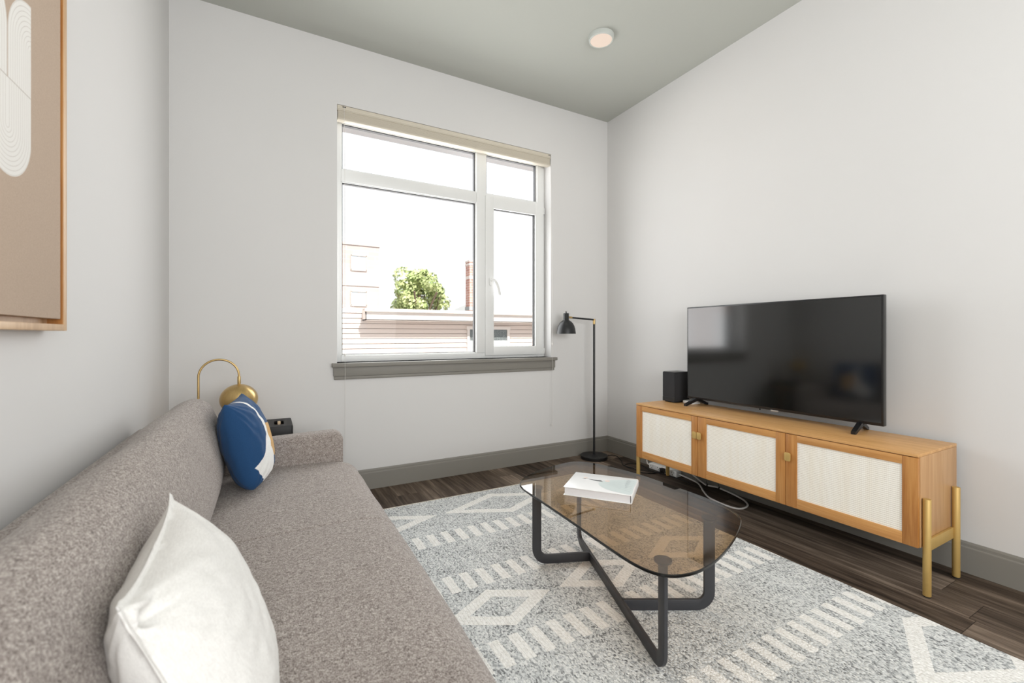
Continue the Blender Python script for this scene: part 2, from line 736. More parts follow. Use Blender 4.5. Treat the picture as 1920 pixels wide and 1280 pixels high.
# ------------------------------------------------------------------ window
win = empty('window_1', (0, 0, 0))
win['kind'] = 'structure'
win['label'] = 'white vinyl window with fixed panes and one opening sash'
YF, YB = 3.705, 3.768          # frame faces
bm = bmesh.new()
BEV = .004
fx0, fx1, fz0, fz1 = OX0, OX1, OZ0, OZ1
box(bm, fx0, .503, YF, YB, fz0, fz1, BEV)
box(bm, 2.322, fx1, YF, YB, fz0, fz1, BEV)
box(bm, .503, 2.322, YF, YB, fz0, 1.042, BEV)
box(bm, .503, 2.322, YF, YB, 2.882, fz1, BEV)
box(bm, 1.668, 1.766, YF - .002, YB, 1.042, 2.882, BEV)
box(bm, .503, 1.668, YF, YB, 2.418, 2.512, BEV)
box(bm, 1.766, 2.322, YF, YB, 2.418, 2.512, BEV)
# glazing beads
for x0, x1, z0, z1 in ((.503, 1.668, 1.042, 2.418), (.503, 1.668, 2.512, 2.882), (1.766, 2.322, 2.512, 2.882)):
    for a in ((x0, x0 + .008, z0, z1), (x1 - .008, x1, z0, z1), (x0, x1, z0, z0 + .008), (x0, x1, z1 - .008, z1)):
        box(bm, a[0], a[1], YF + .012, YB, a[2], a[3], .002)
struct('window_frame', bm, 'vinyl', win, 30)
bm = bmesh.new()
for x0, x1, z0, z1 in ((.511, 1.660, 1.050, 2.410), (.511, 1.660, 2.520, 2.874), (1.774, 2.314, 2.520, 2.874)):
    for a in ((x0 - .002, x0 + .005, z0, z1), (x1 - .007, x1 + .002, z0, z1), (x0, x1, z0 - .002, z0 + .003), (x0, x1, z1 - .006, z1 + .002)):
        box(bm, a[0], a[1], YF + .02, YB - .01, a[2], a[3])
struct('glazing_gasket', bm, 'black_gasket', win)
for x0, x1, z0, z1 in ((.505, 1.666, 1.044, 2.416), (.505, 1.666, 2.514, 2.880), (1.768, 2.320, 2.514, 2.880)):
    struct('window_pane', box(bmesh.new(), x0, x1, YF + .035, YF + .040, z0, z1), 'clear_glass', win)
# opening sash, standing a little proud of the frame
bm = bmesh.new()
sx0, sx1, sz0, sz1 = 1.752, 2.385, 1.016, 2.492
gx0, gx1, gz0, gz1 = 1.838, 2.292, 1.100, 2.380
YS = YF - .016
box(bm, sx0, gx0, YS, YF + .03, sz0, sz1, .005)
box(bm, gx1, sx1, YS, YF + .03, sz0, sz1, .005)
box(bm, gx0 - .003, gx1 + .003, YS, YF + .03, sz0, gz0, .005)
box(bm, gx0 - .003, gx1 + .003, YS, YF + .03, gz1, sz1, .005)
sash = struct('window_sash', bm, 'vinyl', win, 30)
bm = bmesh.new()
for a in ((gx0, gx0 + .004, gz0, gz1), (gx1 - .010, gx1 - .003, gz0, gz1), (gx0, gx1, gz0, gz0 + .003), (gx0, gx1, gz1 - .006, gz1)):
    box(bm, a[0], a[1], YF + .004, YF + .028, a[2], a[3])
struct('sash_gasket', bm, 'black_gasket', sash)
struct('sash_pane', box(bmesh.new(), gx0, gx1, YF + .012, YF + .017, gz0, gz1), 'clear_glass', sash)
bm = bmesh.new()
prism(bm, rrect(1.787, 1.823, 1.660, 1.735, .016), 'y', YS - .012, YS, .003)
lathe_pts = [(1.805, YS - .01, 1.71), (1.805, YS - .045, 1.712)]
tube(bm, lathe_pts, .010, 12)
tube(bm, smooth_pts([(1.803, YS - .046, 1.716), (1.822, YS - .052, 1.705), (1.845, YS - .053, 1.67), (1.862, YS - .052, 1.625), (1.874, YS - .05, 1.575)], 6), [.012] * 8 + [.0125] * 8 + [.012] * 9, 12)
struct('sash_handle', bm, 'white_plastic', sash, 40)
bm = bmesh.new()
box(bm, 2.383, 2.395, YS - .006, YF, 1.02, 1.075, .003)
box(bm, 2.383, 2.395, YS - .006, YF, 2.40, 2.46, .003)
struct('sash_hinge', bm, 'white_plastic', sash, 30)
# stool and apron under the window
bm = bmesh.new()
box(bm, .418, 2.448, 3.536, 3.71, .962, .992, .003)
box(bm, .430, 2.436, 3.560, BY, .892, .962, .002)
box(bm, .434, 2.432, 3.566, BY, .866, .892, .006)
struct('trim_1', bm, 'grey_trim_paint', None, 30)
o = bpy.data.objects['trim_1']
o['label'] = 'grey painted window stool and apron below the window'
# outside head flashing
struct('trim_2', box(bmesh.new(), .2, 2.7, 3.775, 4.03, 2.945, 3.10), 'soffit_grey')

# ------------------------------------------------------------------ raised blind
bl = empty('window_blind', (1.43, 3.60, 2.845), 'raised beige horizontal blind stacked under the window head', 'blind')
lx0, lx1 = OX0 + .002 - 1.43, OX1 - .002 - 1.43
bm = bmesh.new()
box(bm, lx0, lx1, -.014, .040, .079, .110, .002)
obj('headrail', bm, 'blind_vinyl', bl, 30)
bm = bmesh.new()
z = .016
k = 0
while z < .070:
    box(bm, lx0 + .006, lx1 - .006, -.012 + (.0015 if k % 2 else 0), .036, z, z + .0026)
    z += .0034
    k += 1
obj('slat_stack', bm, 'blind_vinyl', bl, 0)
bm = bmesh.new()
prism(bm, rrect(-.018, .014, .069, .077, .003, 3), 'x', lx0, lx1)
obj('valance_lip', bm, 'blind_vinyl', bl, 30)
obj('bottom_rail', box(bmesh.new(), lx0 + .002, lx1 - .002, -.015, .040, 0, .015, .003), 'blind_vinyl', bl, 30)
for cx, zb, beads in ((.508 - 1.43, .29 - 2.845, (1.055 - 2.845,)), (2.388 - 1.43, .335 - 2.845, (1.12 - 2.845, .345 - 2.845))):
    yb = -.062
    bm = bmesh.new()
    tube(bm, smooth_pts([(cx, -.016, .098), (cx, -.022, .05), (cx, -.045, -.4), (cx, yb, -1.6), (cx, yb, zb)], 5), .0013, 6)
    c = obj('lift_cord', bm, 'cord_white', bl, 60)
    for bz in beads:
        bm = bmesh.new()
        lathe(bm, [(0, .012), (.003, .011), (.0055, .004), (.006, -.006), (.005, -.012), (0, -.013)], (cx, yb, bz), 12)
        obj('cord_tassel', bm, 'cord_white', c, 60)
    bm = bmesh.new()
    box(bm, cx - .012, cx + .012, -.0165, -.012, .096, .103, .001)
    obj('cord_guide', bm, 'black_plastic', bl, 0)

# ------------------------------------------------------------------ ceiling downlight
dl = empty('ceiling_downlight', (2.175, 2.575, CZ), 'round white flush downlight glowing on the ceiling', 'ceiling light')
bm = bmesh.new()
lathe(bm, [(.094, 0), (.094, -.012), (.090, -.030), (.084, -.034), (.080, -.033), (.080, -.026), (0, -.026)], n=64)
obj('trim_ring', bm, 'light_ring', dl, 40)
bm = bmesh.new()
lathe(bm, [(.079, -.027), (.079, -.031), (.070, -.033), (0, -.034)], n=64)
obj('diffuser', bm, 'lamp_diffuser', dl, 40)

# ------------------------------------------------------------------ rug
rug = empty('area_rug', (0, 1.73, 0), 'grey heathered rug with cream diamonds and dashes under the coffee table', 'rug')
rx0, rx1, ry = .30, 2.418, 1.345
bm = bmesh.new()
nx, ny = 60, 80
grid = []
for j in range(ny + 1):
    rowv = []
    for i in range(nx + 1):
        px = rx0 + (rx1 - rx0) * i / nx
        py = -ry + 2 * ry * j / ny
        if i in (0, nx):
            px += .004 * noise.noise(Vector((py * 9, i, 0)))
        if j in (0, ny):
            py += .003 * noise.noise(Vector((px * 9, j, 5)))
        zz = .0125 + .0015 * noise.noise(Vector((px * 3, py * 3, 0)))
        rowv.append(bm.verts.new((px, py, zz)))
    grid.append(rowv)
for j in range(ny):
    for i in range(nx):
        bm.faces.new((grid[j][i], grid[j][i + 1], grid[j + 1][i + 1], grid[j + 1][i]))
ed = [e for e in bm.edges if len(e.link_faces) == 1]
r = bmesh.ops.extrude_edge_only(bm, edges=ed)
for v in [g for g in r['geom'] if isinstance(g, bmesh.types.BMVert)]:
    v.co.z = .001
    v.co.x += .004 if v.co.x > 1 else -.004
obj('woven_pile', bm, 'rug_weave', rug, 50)
for s in (-1, 1):
    bm = bmesh.new()
    tube(bm, [(rx0 + (rx1 - rx0) * k / 30, s * (ry + .006) + .003 * noise.noise(Vector((k * .6, s, 0))), .008) for k in range(31)], .0065, 8)
    obj('edge_binding', bm, 'rug_binding', rug, 60)

# ------------------------------------------------------------------ sofa
sofa = empty('sofa', (-.03, 1.78, 0), 'long greige tweed sofa with low arms along the left wall', 'sofa')
SX, SY = -.03, 1.78


def sw(v):
    return v


def local(bm):
    bmesh.ops.translate(bm, verts=bm.verts, vec=(-SX, -SY, 0))
    return bm


SEAT_Y = (.62, 1.88, 2.842)
seat_prof = [(p.x, p.y) for p in smooth_pts([(-.36, .25), (-.37, .34), (-.36, .43), (-.2, .450), (0, .457), (.2, .458), (.32, .454), (.40, .440), (.455, .408), (.484, .362), (.490, .31), (.480, .262), (.44, .245), (.2, .24), (-.1, .24)], 5, True)]


def seat_wr(x, y, z):
    n = noise.noise(Vector((x * 3, y * 3, z * 3))) * .004 + noise.noise(Vector((x * 9, y * 9, 3))) * .0018
    return Vector((n * .6, 0, n if z > .3 else 0))


for i in range(2):
    bm = bmesh.new()
    loft_y(bm, seat_prof, SEAT_Y[i] + .0005, SEAT_Y[i + 1] - .0005, .03 if i == 0 else .008, .008 if i == 0 else .03, 50, seat_wr, .8)
    obj('seat_cushion', local(bm), 'sofa_fabric', sofa, 80)
back_prof = [(p.x, p.y) for p in smooth_pts([(-.30, .42), (-.43, .44), (-.485, .55), (-.484, .68), (-.468, .782), (-.421, .837), (-.367, .875), (-.312, .888), (-.260, .852), (-.226, .772), (-.204, .685), (-.191, .600), (-.188, .54), (-.200, .475), (-.235, .43)], 6, True)]


def back_wr(x, y, z):
    n = noise.noise(Vector((x * 3.5, y * 2.2, z * 3.5 + 7))) * .013
    n += noise.noise(Vector((x * 9, y * 5 + z * 5, z * 6))) * .006
    d = Vector((x + .34, 0, z - .62))
    if d.length > 1e-5:
        d.normalize()
    return d * n


bm = bmesh.new()
loft_y(bm, back_prof, .60, 2.80, .10, .12, 110, back_wr, .85)
obj('back_cushion', local(bm), 'sofa_fabric', sofa, 80)
bm = bmesh.new()
prism(bm, rrect(-.54, -.44, .10, .764, .022, 5), 'y', .52, 2.68, .03, 3)
obj('back_frame', local(bm), 'sofa_fabric', sofa, 60)
arm_out = [(.02, .10), (.40, .10)]
R = .055
for k in range(9):
    t = PI / 2 * k / 8
    arm_out.append((.40 - R + R * math.cos(t), .622 - R + R * math.sin(t)))
arm_out += [(.0, .613), (-.30, .605), (-.50, .60), (-.535, .57), (-.535, .10)]
for y0, y1 in ((2.838, 2.968), (.488, .618)):
    bm = bmesh.new()
    prism(bm, arm_out, 'y', y0, y1, .026, 4)
    obj('arm', local(bm), 'sofa_fabric', sofa, 60)
obj('base', local(box(bmesh.new(), -.50, .455, .56, 2.90, .11, .262, .02, 3)), 'sofa_fabric', sofa, 60)
for lx, ly in ((.38, .60), (.38, 2.86), (-.46, .60), (-.46, 2.86)):
    bm = bmesh.new()
    lathe(bm, [(0, 0), (.018, 0), (.026, .115), (0, .115)], (lx, ly, .0135 if lx > 0.3 else 0), 16)
    obj('leg', local(bm), 'black_plastic', sofa, 40)


# ------------------------------------------------------------------ throw pillows
def pillow_mesh(w, h, t, nres=72, inset=.1, flange=0.0, wr=.004, seed=0, pexp=.5, col=None, ear=5, pinch=False):
    bm = bmesh.new()
    lay = bm.verts.layers.float_color.new('pattern') if col else None
    sheets = []
    for s in (1, -1):
        g = []
        for j in range(nres + 1):
            rowv = []
            for i in range(nres + 1):
                u = -1 + 2 * i / nres
                v = -1 + 2 * j / nres
                # denser near the rim
                u = math.sin(u * PI / 2) * .5 + u * .5
                v = math.sin(v * PI / 2) * .5 + v * .5
                ix = 1 - inset * (1 - abs(v) ** ear) * abs(u) ** 1.5
                iy = 1 - inset * (1 - abs(u) ** ear) * abs(v) ** 1.5
                x, y = u * w / 2 * ix, v * h / 2 * iy
                uf = min(1, abs(u) / (1 - flange)) if flange else abs(u)
                vf = min(1, abs(v) / (1 - flange)) if flange else abs(v)
                th = t / 2 * max(0, (1 - uf ** 2.2) * (1 - vf ** 2.2)) ** pexp
                rim = (1 - abs(u) ** 8) * (1 - abs(v) ** 8)
                z = s * (th + .0016 * (1 if rim > .02 else 0))
                p = Vector((u * 2.4 + seed, v * 2.4, s * 3.0))
                n = noise.noise(p) * wr * 2 + noise.noise(p * 2.7) * wr
                # pull lines from corners and edges
                ang = math.atan2(abs(v) - 1.15, abs(u) - 1.15)
                crease = math.sin(ang * 26 + seed + 2 * noise.noise(p)) * wr * 1.3 * max(0, (max(abs(u), abs(v)) - .45)) * 1.6
                z += (n + crease) * rim * s
                if pinch:
                    # the near upper corner flap droops over the side
                    q = max(0, -u - .86) / .14 * max(0, v - .80) / .20
                    x += .018 * q
                    y -= .012 * q
                    for cu, cv in ((-1, 1), (1, 1)):
                        cd2 = ((u - cu) ** 2 + (v - cv) ** 2) ** .5
                        if cd2 < .05:        # blunt the stitched tips
                            x -= cu * .010 * (1 - cd2 / .05)
                            y -= cv * .010 * (1 - cd2 / .05)
                if pinch and s > 0:
                    # folds running in from the near upper corner
                    du, dv = u + .93, .80 - v
                    for fa, amp in ((.22, .026), (-.2, .017), (.75, .012)):
                        al = du * math.cos(fa) + dv * math.sin(fa)
                        pe = -du * math.sin(fa) + dv * math.cos(fa)
                        if al > 0:
                            z -= amp * math.exp(-(pe / .045) ** 2) * math.exp(-(al / .30) ** 2) * min(1, al / .06)
                vert = bm.verts.new((x, y, z))
                if lay:
                    vert[lay] = col(s, (u + 1) / 2, (v + 1) / 2)
                rowv.append(vert)
            g.append(rowv)
        sheets.append(g)
        for j in range(nres):
            for i in range(nres):
                q = (g[j][i], g[j][i + 1], g[j + 1][i + 1], g[j + 1][i])
                bm.faces.new(q if s == 1 else q[::-1])
    A, B = sheets
    rimv = []
    for i in range(nres + 1):
        rimv += [(A[0][i], B[0][i]), (A[nres][i], B[nres][i]), (A[i][0], B[i][0]), (A[i][nres], B[i][nres])]
    bmesh.ops.remove_doubles(bm, verts=list({v for p in rimv for v in p}), dist=.0045)
    return bm


def orient(o, c, ex, ey):
    ex = Vector(ex).normalized()
    ey = Vector(ey)
    ey = (ey - ex * ey.dot(ex)).normalized()
    ez = ex.cross(ey)
    m = Matrix((ex, ey, ez)).transposed().to_4x4()
    m.translation = c
    o.matrix_world = m


bm = pillow_mesh(.515, .475, .20, 120, .12, .06, .003, 3.3, .48, ear=4, pinch=True)
wp = obj('throw_pillow', bm, 'linen', None, 80)
tag(wp, 'cream linen throw pillow leaning on the near end of the sofa back', 'pillow')
orient(wp, (-.107, 1.015, .626), (-.015, .487, .0), (-.155, 0, .41))


def in_poly(p, poly):
    c = False
    n = len(poly)
    for i in range(n):
        (x1, y1), (x2, y2) = poly[i], poly[(i + 1) % n]
        if (y1 > p[1]) != (y2 > p[1]) and p[0] < (x2 - x1) * (p[1] - y1) / (y2 - y1) + x1:
            c = not c
    return c


NAVY, WHITE_C, TAN = lin((38, 74, 116)), lin((238, 238, 236)), lin((206, 164, 104))
K = .56
white_poly = [(a * K, b) for a, b in [(.045, .29), (.34, .40), (.58, .55), (.66, .72), (.68, .86), (.60, 1.0), (.72, 1.02), (.80, .86), (.80, .68), (.76, .52), (.72, .40), (.90, .28), (.72, .14), (.34, -.02)]]
tan_poly = [(a * K, b) for a, b in [(.80, .66), (.72, .40), (.92, .27), (1.3, .22), (1.3, .62)]]


def blue_col(s, a, b):
    if s < 0:
        return NAVY
    if in_poly((a, b), white_poly):
        return WHITE_C
    if in_poly((a, b), tan_poly):
        return TAN
    return NAVY


bm = pillow_mesh(.43, .46, .205, 230, .07, 0, .003, 8.1, .46, blue_col)
for v in bm.verts:                     # the lower corners sink and round off on the seat
    if v.co.y < -.12:
        k = (-.12 - v.co.y) / .12
        v.co.x *= 1 - .22 * min(1, k) ** 2
        v.co.y = -.12 - .112 * (1 - math.exp(-k * 1.25))
bp = obj('throw_pillow', bm, 'patterned_cushion', None, 80)
tag(bp, 'navy throw pillow with white and tan shapes against the far sofa arm', 'pillow')
orient(bp, (-.092, 2.585, .666), (.11, 1, 0), (-.25, .04, .968))

# ------------------------------------------------------------------ side table, tissue box, brass lamp
stb = empty('side_table', (-.14, 3.275, 0), 'round oak side table mostly hidden behind the sofa arm', 'side table')
bm = bmesh.new()
lathe(bm, [(0, .526), (.275, .526), (.287, .532), (.29, .540), (.287, .548), (.28, .551), (0, .551)], n=64)
obj('table_top', bm, 'oak_along', stb, 40)
for k in range(3):
    a = 2 * PI * k / 3 + .5
    bm = bmesh.new()
    tube(bm, [(.16 * math.cos(a), .16 * math.sin(a), .527), (.24 * math.cos(a), .24 * math.sin(a), 0)], [.018, .012], 14)
    obj('leg', bm, 'oak_upright', stb, 40)

tb = empty('tissue_box', (.062, 3.30, .551), 'black box with a small cut-out in its lid on the side table', 'box')
bm = bmesh.new()
outer = rrect(-.0775, .0775, -.148, .148, .014, 5)
slot = rrect(-.028, .028, -.085, .060, .020, 6)
# walls
prism(bm, outer, 'z', 0, .004)
t = bmesh.new()
n = len(outer)
lo = [t.verts.new((p[0], p[1], .003)) for p in outer]
hi = [t.verts.new((p[0], p[1], .070)) for p in outer]
h2 = [t.verts.new((p[0] * .965, p[1] * .98, .078)) for p in outer]
for i in range(n):
    j = (i + 1) % n
    t.faces.new((lo[i], lo[j], hi[j], hi[i]))
    t.faces.new((hi[i], hi[j], h2[j], h2[i]))
si = [t.verts.new((p[0], p[1], .078)) for p in slot]
sd = [t.verts.new((p[0], p[1], .066)) for p in slot]
for i in range(len(si)):
    j = (i + 1) % len(si)
    t.faces.new((si[i], sd[i], sd[j], si[j]))
eds = [e for e in t.edges if all(abs(v.co.z - .078) < 1e-6 for v in e.verts)]
bmesh.ops.triangle_fill(t, use_beauty=True, edges=eds)
# drop faces that ended up inside the slot
kill = [f for f in t.faces if all(abs(v.co.z - .078) < 1e-6 for v in f.verts) and all(abs(v.co.x) < .0285 and -.0855 < v.co.y < .0605 for v in f.verts)]
bmesh.ops.delete(t, geom=kill, context='FACES')
merge(bm, t)
obj('box_cover', bm, 'black_leather', tb, 25)
obj('box_inner', box(bmesh.new(), -.034, .034, -.09, .066, .052, .056), 'box_inside', tb, 0)
bm = bmesh.new()
box(bm, -.026, -.010, -.075, -.035, .056, .066, .003)
box(bm, .010, .026, -.075, -.035, .056, .066, .003)
prism(bm, rrect(-.009, .009, -.02, .03, .006, 4), 'z', .056, .082, .002)
obj('tissue', bm, 'tissue', tb, 40)

bl_ = empty('table_lamp', (-.369, 3.25, .551), 'brass arched table lamp with domed shade behind the sofa', 'lamp')
bm = bmesh.new()
lathe(bm, [(0, 0), (.075, 0), (.078, .004), (.076, .016), (.06, .020), (.012, .022), (0, .022)], n=48)
obj('lamp_base', bm, 'brushed_brass', bl_, 40)
pts = [(0, 0, .02), (0, 0, .2), (0, 0, .397)]
for k in range(1, 24):
    a = PI - PI * k / 24
    pts.append((.1045 + .1045 * math.cos(a), 0, .397 + .105 * math.sin(a)))
pts += [(.209, 0, .397), (.209, 0, .39)]
bm = bmesh.new()
tube(bm, pts, .0062, 14)
obj('arched_pole', bm, 'brushed_brass', bl_, 60)
bm = bmesh.new()
lathe(bm, [(0, .395), (.0085, .395), (.0095, .392), (.0095, .352), (.008, .346), (0, .346)], (.209, 0, 0), 20)
obj('collar', bm, 'brushed_brass', bl_, 40)
prof = []
zc = .252
for k in range(25):
    a = PI / 2 - (PI / 2 + .84) * k / 24
    prof.append((.1045 * math.cos(a) if k else .004, zc + .094 * math.sin(a)))
inner = [(r - .002 if r > .006 else .002, z - (.002 if z > zc else 0)) for r, z in prof[::-1]]
bm = bmesh.new()
lathe(bm, prof + inner, (.209, 0, 0), 64)
obj('lamp_shade', bm, 'brushed_brass', bl_, 50)

# ------------------------------------------------------------------ framed print
art = empty('framed_print', (LX, 1.317, 1.214), 'tan canvas print with white ribbed arches in a thin oak frame', 'picture')
hw, hh = .444, 1.152
bm = bmesh.new()
fd = .048
box(bm, 0, fd, -hw, -hw + .02, 0, hh, .0015)
box(bm, 0, fd, hw - .02, hw, 0, hh, .0015)
box(bm, 0, fd, -hw + .02, hw - .02, 0, .018, .0015)
box(bm, 0, fd, -hw + .02, hw - .02, hh - .018, hh, .0015)
box(bm, 0, .012, -hw + .02, hw - .02, .018, hh - .018)
obj('frame', bm, 'oak_frame', art, 30)
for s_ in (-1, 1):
    obj('frame_inner_shade', box(bmesh.new(), .012, fd - .003, min(s_ * (hw - .021), s_ * (hw - .0199)), max(s_ * (hw - .021), s_ * (hw - .0199)), .019, hh - .019), 'oak_upright', art, 0)  # darker strips paint shade onto the inner stile faces
obj('canvas', box(bmesh.new(), .012, fd - .004, -hw + .033, hw - .033, .033, hh - .033, .002), 'printed_canvas', art, 30)

# ------------------------------------------------------------------ media console
CXB, CYB = 2.835, 1.77
con = empty('media_console', (CXB, CYB, 0), 'long oak media console with three cane doors and gold legs', 'tv stand')
x0, x1, y0, y1 = 2.612 - CXB, 3.058 - CXB, .882 - CYB, 2.662 - CYB
obj('console_top', box(bmesh.new(), x0, x1, y0, y1, .640, .654, .0012), 'oak_top', con, 30)
bm = bmesh.new()
box(bm, x0 + .020, x1, y0 + .0005, y0 + .020, .222, .639, .001)
obj('side_panel', bm, 'oak_side', con, 30)
obj('side_panel', box(bmesh.new(), x0 + .020, x1, y1 - .020, y1 - .0005, .222, .639, .001), 'oak_side', con, 30)
obj('bottom_panel', box(bmesh.new(), x0 + .021, x1 - .001, y0 + .021, y1 - .021, .2225, .240), 'underside', con, 0)
obj('back_panel', box(bmesh.new(), x1 - .012, x1 - .001, y0 + .021, y1 - .021, .2405, .6385), 'underside', con, 0)
doors = ((2.076 - CYB, 2.660 - CYB, 2.128 - CYB, 2.600 - CYB, 'near'), (1.4805 - CYB, 2.0735 - CYB, 1.535 - CYB, 2.008 - CYB, 'far'), (.884 - CYB, 1.478 - CYB, .943 - CYB, 1.417 - CYB, 'far'))
for a0, a1, p0, p1, side in doors:
    zb, zt, pz0, pz1 = .224, .6365, .279, .597
    bm = bmesh.new()
    box(bm, x0, x0 + .019, a0, p0, zb, zt, .001, mi=1)
    box(bm, x0, x0 + .019, p1, a1, zb, zt, .001, mi=1)
    box(bm, x0 + .0003, x0 + .019, p0, p1, zb, pz0, .0006, mi=0)
    box(bm, x0 + .0003, x0 + .019, p0, p1, pz1, zt, .0006, mi=0)
    d = obj('door', bm, ['oak_along', 'oak_upright'], con, 30)
    obj('cane_panel', box(bmesh.new(), x0 + .006, x0 + .010, p0 - .002, p1 + .002, pz0 - .002, pz1 + .002), 'cane_webbing', d, 0)
    e = a0 if side == 'near' else a1
    sgn = 1 if side == 'near' else -1
    ya, yb = sorted((e + sgn * .0005, e + sgn * .034))
    bm = bmesh.new()
    rr = rrect(ya, yb, .484, .532, .008, 4)
    prism(bm, rr, 'x', x0 - .016, x0 - .011, .0008)
    box(bm, x0 - .012, x0, ya + (.0 if sgn > 0 else .028), yb - (.028 if sgn > 0 else 0), .488, .528, .0008)
    obj('door_pull', bm, 'satin_gold', d, 30)
for s in (-1, 1):
    yl = (y0 - .0165) if s < 0 else (y1 + .0165)
    for lx in (2.652 - CXB, 2.992 - CXB):
        bm = bmesh.new()
        lathe(bm, [(0, .006), (.0145, .006), (.0155, .008), (.0155, .448), (.0148, .449), (0, .449)], (lx, yl, 0), 28)
        lg = obj('leg', bm, 'satin_gold', con, 40)
        bm = bmesh.new()
        lathe(bm, [(0, 0), (.013, 0), (.013, .0062), (0, .0062)], (lx, yl, 0), 20)
        obj('foot_pad', bm, 'black_rubber', lg, 40)
    yy0, yy1 = (y0 - .012, y0) if s < 0 else (y1, y1 + .012)
    obj('leg_rail', box(bmesh.new(), 2.663 - CXB, 2.981 - CXB, yy0, yy1, .196, .250, .001), 'satin_gold', con, 30)

# ------------------------------------------------------------------ television
TX, TY, TZ = 2.945, 1.783, .654
tv = empty('television', (TX, TY, TZ), 'large black flat television standing on the media console', 'tv')
hw = .645
z0, z1 = .050, .771
bm = bmesh.new()
box(bm, -.012, .022, -hw, hw, z0, z1, .003)
box(bm, .022, .055, -hw + .16, hw - .16, z0 + .03, z0 + .36, .012)
obj('cabinet', bm, 'tv_edge', tv, 30)
bm = bmesh.new()
box(bm, -.0135, -.0119, -hw + .002, hw - .002, z0 + .002, z1 - .002, .0005)
obj('bezel', bm, 'black_plastic', tv, 30)
obj('screen', box(bmesh.new(), -.0142, -.0134, -hw + .010, hw - .010, z0 + .017, z1 - .010), 'tv_screen', tv, 0)
for s, ys in ((-1, 1.250 - TY), (1, 2.352 - TY)):
    bm = bmesh.new()
    # inverted V foot: front toe, apex under the panel, rear toe
    fr, ap, re = Vector((-.105, ys + s * .012, .009)), Vector((.003, ys, .050)), Vector((.098, ys - s * .014, .009))
    for A, B in ((fr, ap), (re, ap)):
        d = (B - A)
        side = Vector((-d.y, d.x, 0)).normalized()
        up = d.cross(side).normalized()
        if up.z < 0:
            up = -up
        for q in ((A, B),):
            vs_ = []
            for p, wd, th in ((A - Vector((d.x, d.y, 0)).normalized() * .01, .011, .0085), (A, .012, .0085), (B, .013, .014)):
                vs_.append([bm.verts.new(p + side * a * wd + Vector((0, 0, 1)) * b * th) for a, b in ((-1, -1), (1, -1), (1, 1), (-1, 1))])
            for i in range(2):
                for k in range(4):
                    bm.faces.new((vs_[i][k], vs_[i][(k + 1) % 4], vs_[i + 1][(k + 1) % 4], vs_[i + 1][k]))
            bm.faces.new(vs_[0][::-1])
            bm.faces.new(vs_[2])
    box(bm, -.008, .018, ys - .014, ys + .014, .040, .056, .002)
    obj('stand_foot', bm, 'black_plastic', tv, 30)
obj('badge_plate', box(bmesh.new(), -.0145, -.006, 1.705 - TY, 1.757 - TY, z0 - .007, z0 + .003, .001), 'silver', tv, 0)
obj('sensor_nub', box(bmesh.new(), -.010, -.004, 1.830 - TY, 1.838 - TY, z0 - .010, z0, .001), 'black_plastic', tv, 0)

# ------------------------------------------------------------------ speaker and small white box
sp = empty('speaker', (2.985, 2.57, .654), 'black box speaker standing left of the television on the console', 'speaker')
bm = bmesh.new()
box(bm, -.102, .07, -.062, .062, .008, .246, .004)
obj('speaker_body', bm, 'dark_cloth_speaker', sp, 30)
obj('speaker_grille', box(bmesh.new(), -.1045, -.1021, -.061, .061, .047, .244, .001), 'dark_cloth_speaker', sp, 0)
obj('front_strip', box(bmesh.new(), -.105, -.1021, -.062, .062, .008, .045, .001), 'black_plastic', sp, 0)
obj('top_plate', box(bmesh.new(), -.103, .07, -.062, .062, .2465, .249, .001), 'black_plastic', sp, 0)
obj('plinth', box(bmesh.new(), -.088, .058, -.05, .05, 0, .0082), 'black_rubber', sp, 0)
mb = empty('media_player', (2.995, 2.437, .654), 'small flat white box lying behind the left television foot', 'media box')
obj('box_shell', prism(bmesh.new(), rrect(-.05, .05, -.05, .05, .012, 5), 'z', 0, .022, .003), 'white_plastic', mb, 40)
bm = bmesh.new()
box(bm, -.0515, -.0495, -.03, -.01, .008, .013)
obj('port_slot', bm, 'socket_dark', mb, 0)

# ------------------------------------------------------------------ floor lamp
FLX, FLY = 2.795, 3.415
fl = empty('floor_lamp', (FLX, FLY, 0), 'slim black floor lamp with dome shade in the right corner', 'floor lamp')
bm = bmesh.new()
lathe(bm, [(0, 0), (.128, 0), (.131, .004), (.131, .030), (.127, .034), (.02, .036), (.012, .040), (0, .040)], n=64)
obj('lamp_base', bm, 'black_metal', fl, 40)
bm = bmesh.new()
tube(bm, [(0, 0, .036), (0, 0, 1.322)], .0105, 18)
obj('pole', bm, 'black_metal', fl, 40)
bm = bmesh.new()
lathe(bm, [(0, 1.312), (.0125, 1.312), (.0125, 1.360), (.011, 1.364), (0, 1.364)], n=20)
obj('brass_joint', bm, 'brushed_brass', fl, 40)
obj('brass_joint', tube(bmesh.new(), [(-.318, 0, 1.374), (-.268, 0, 1.371)], .010, 16), 'brushed_brass', fl, 40)
bm = bmesh.new()
tube(bm, [(-.29, 0, 1.372), (.004, 0, 1.355)], .0085, 16)
obj('arm', bm, 'black_metal', fl, 40)
bm = bmesh.new()
shp = [(.004, 1.428), (.006, 1.416), (.006, 1.412), (.0255, 1.411), (.027, 1.408), (.027, 1.350), (.030, 1.345), (.046, 1.335), (.064, 1.316), (.078, 1.290), (.086, 1.262), (.090, 1.232), (.0915, 1.217)]
inn = [(.089, 1.217), (.087, 1.235), (.083, 1.262), (.075, 1.289), (.061, 1.313), (.044, 1.331), (.0, 1.338)]
lathe(bm, [(0, 1.432), (.004, 1.430)] + shp, (-.335, 0, 0), 48)
ls = obj('lamp_shade', bm, 'black_metal', fl, 50)
bm = bmesh.new()
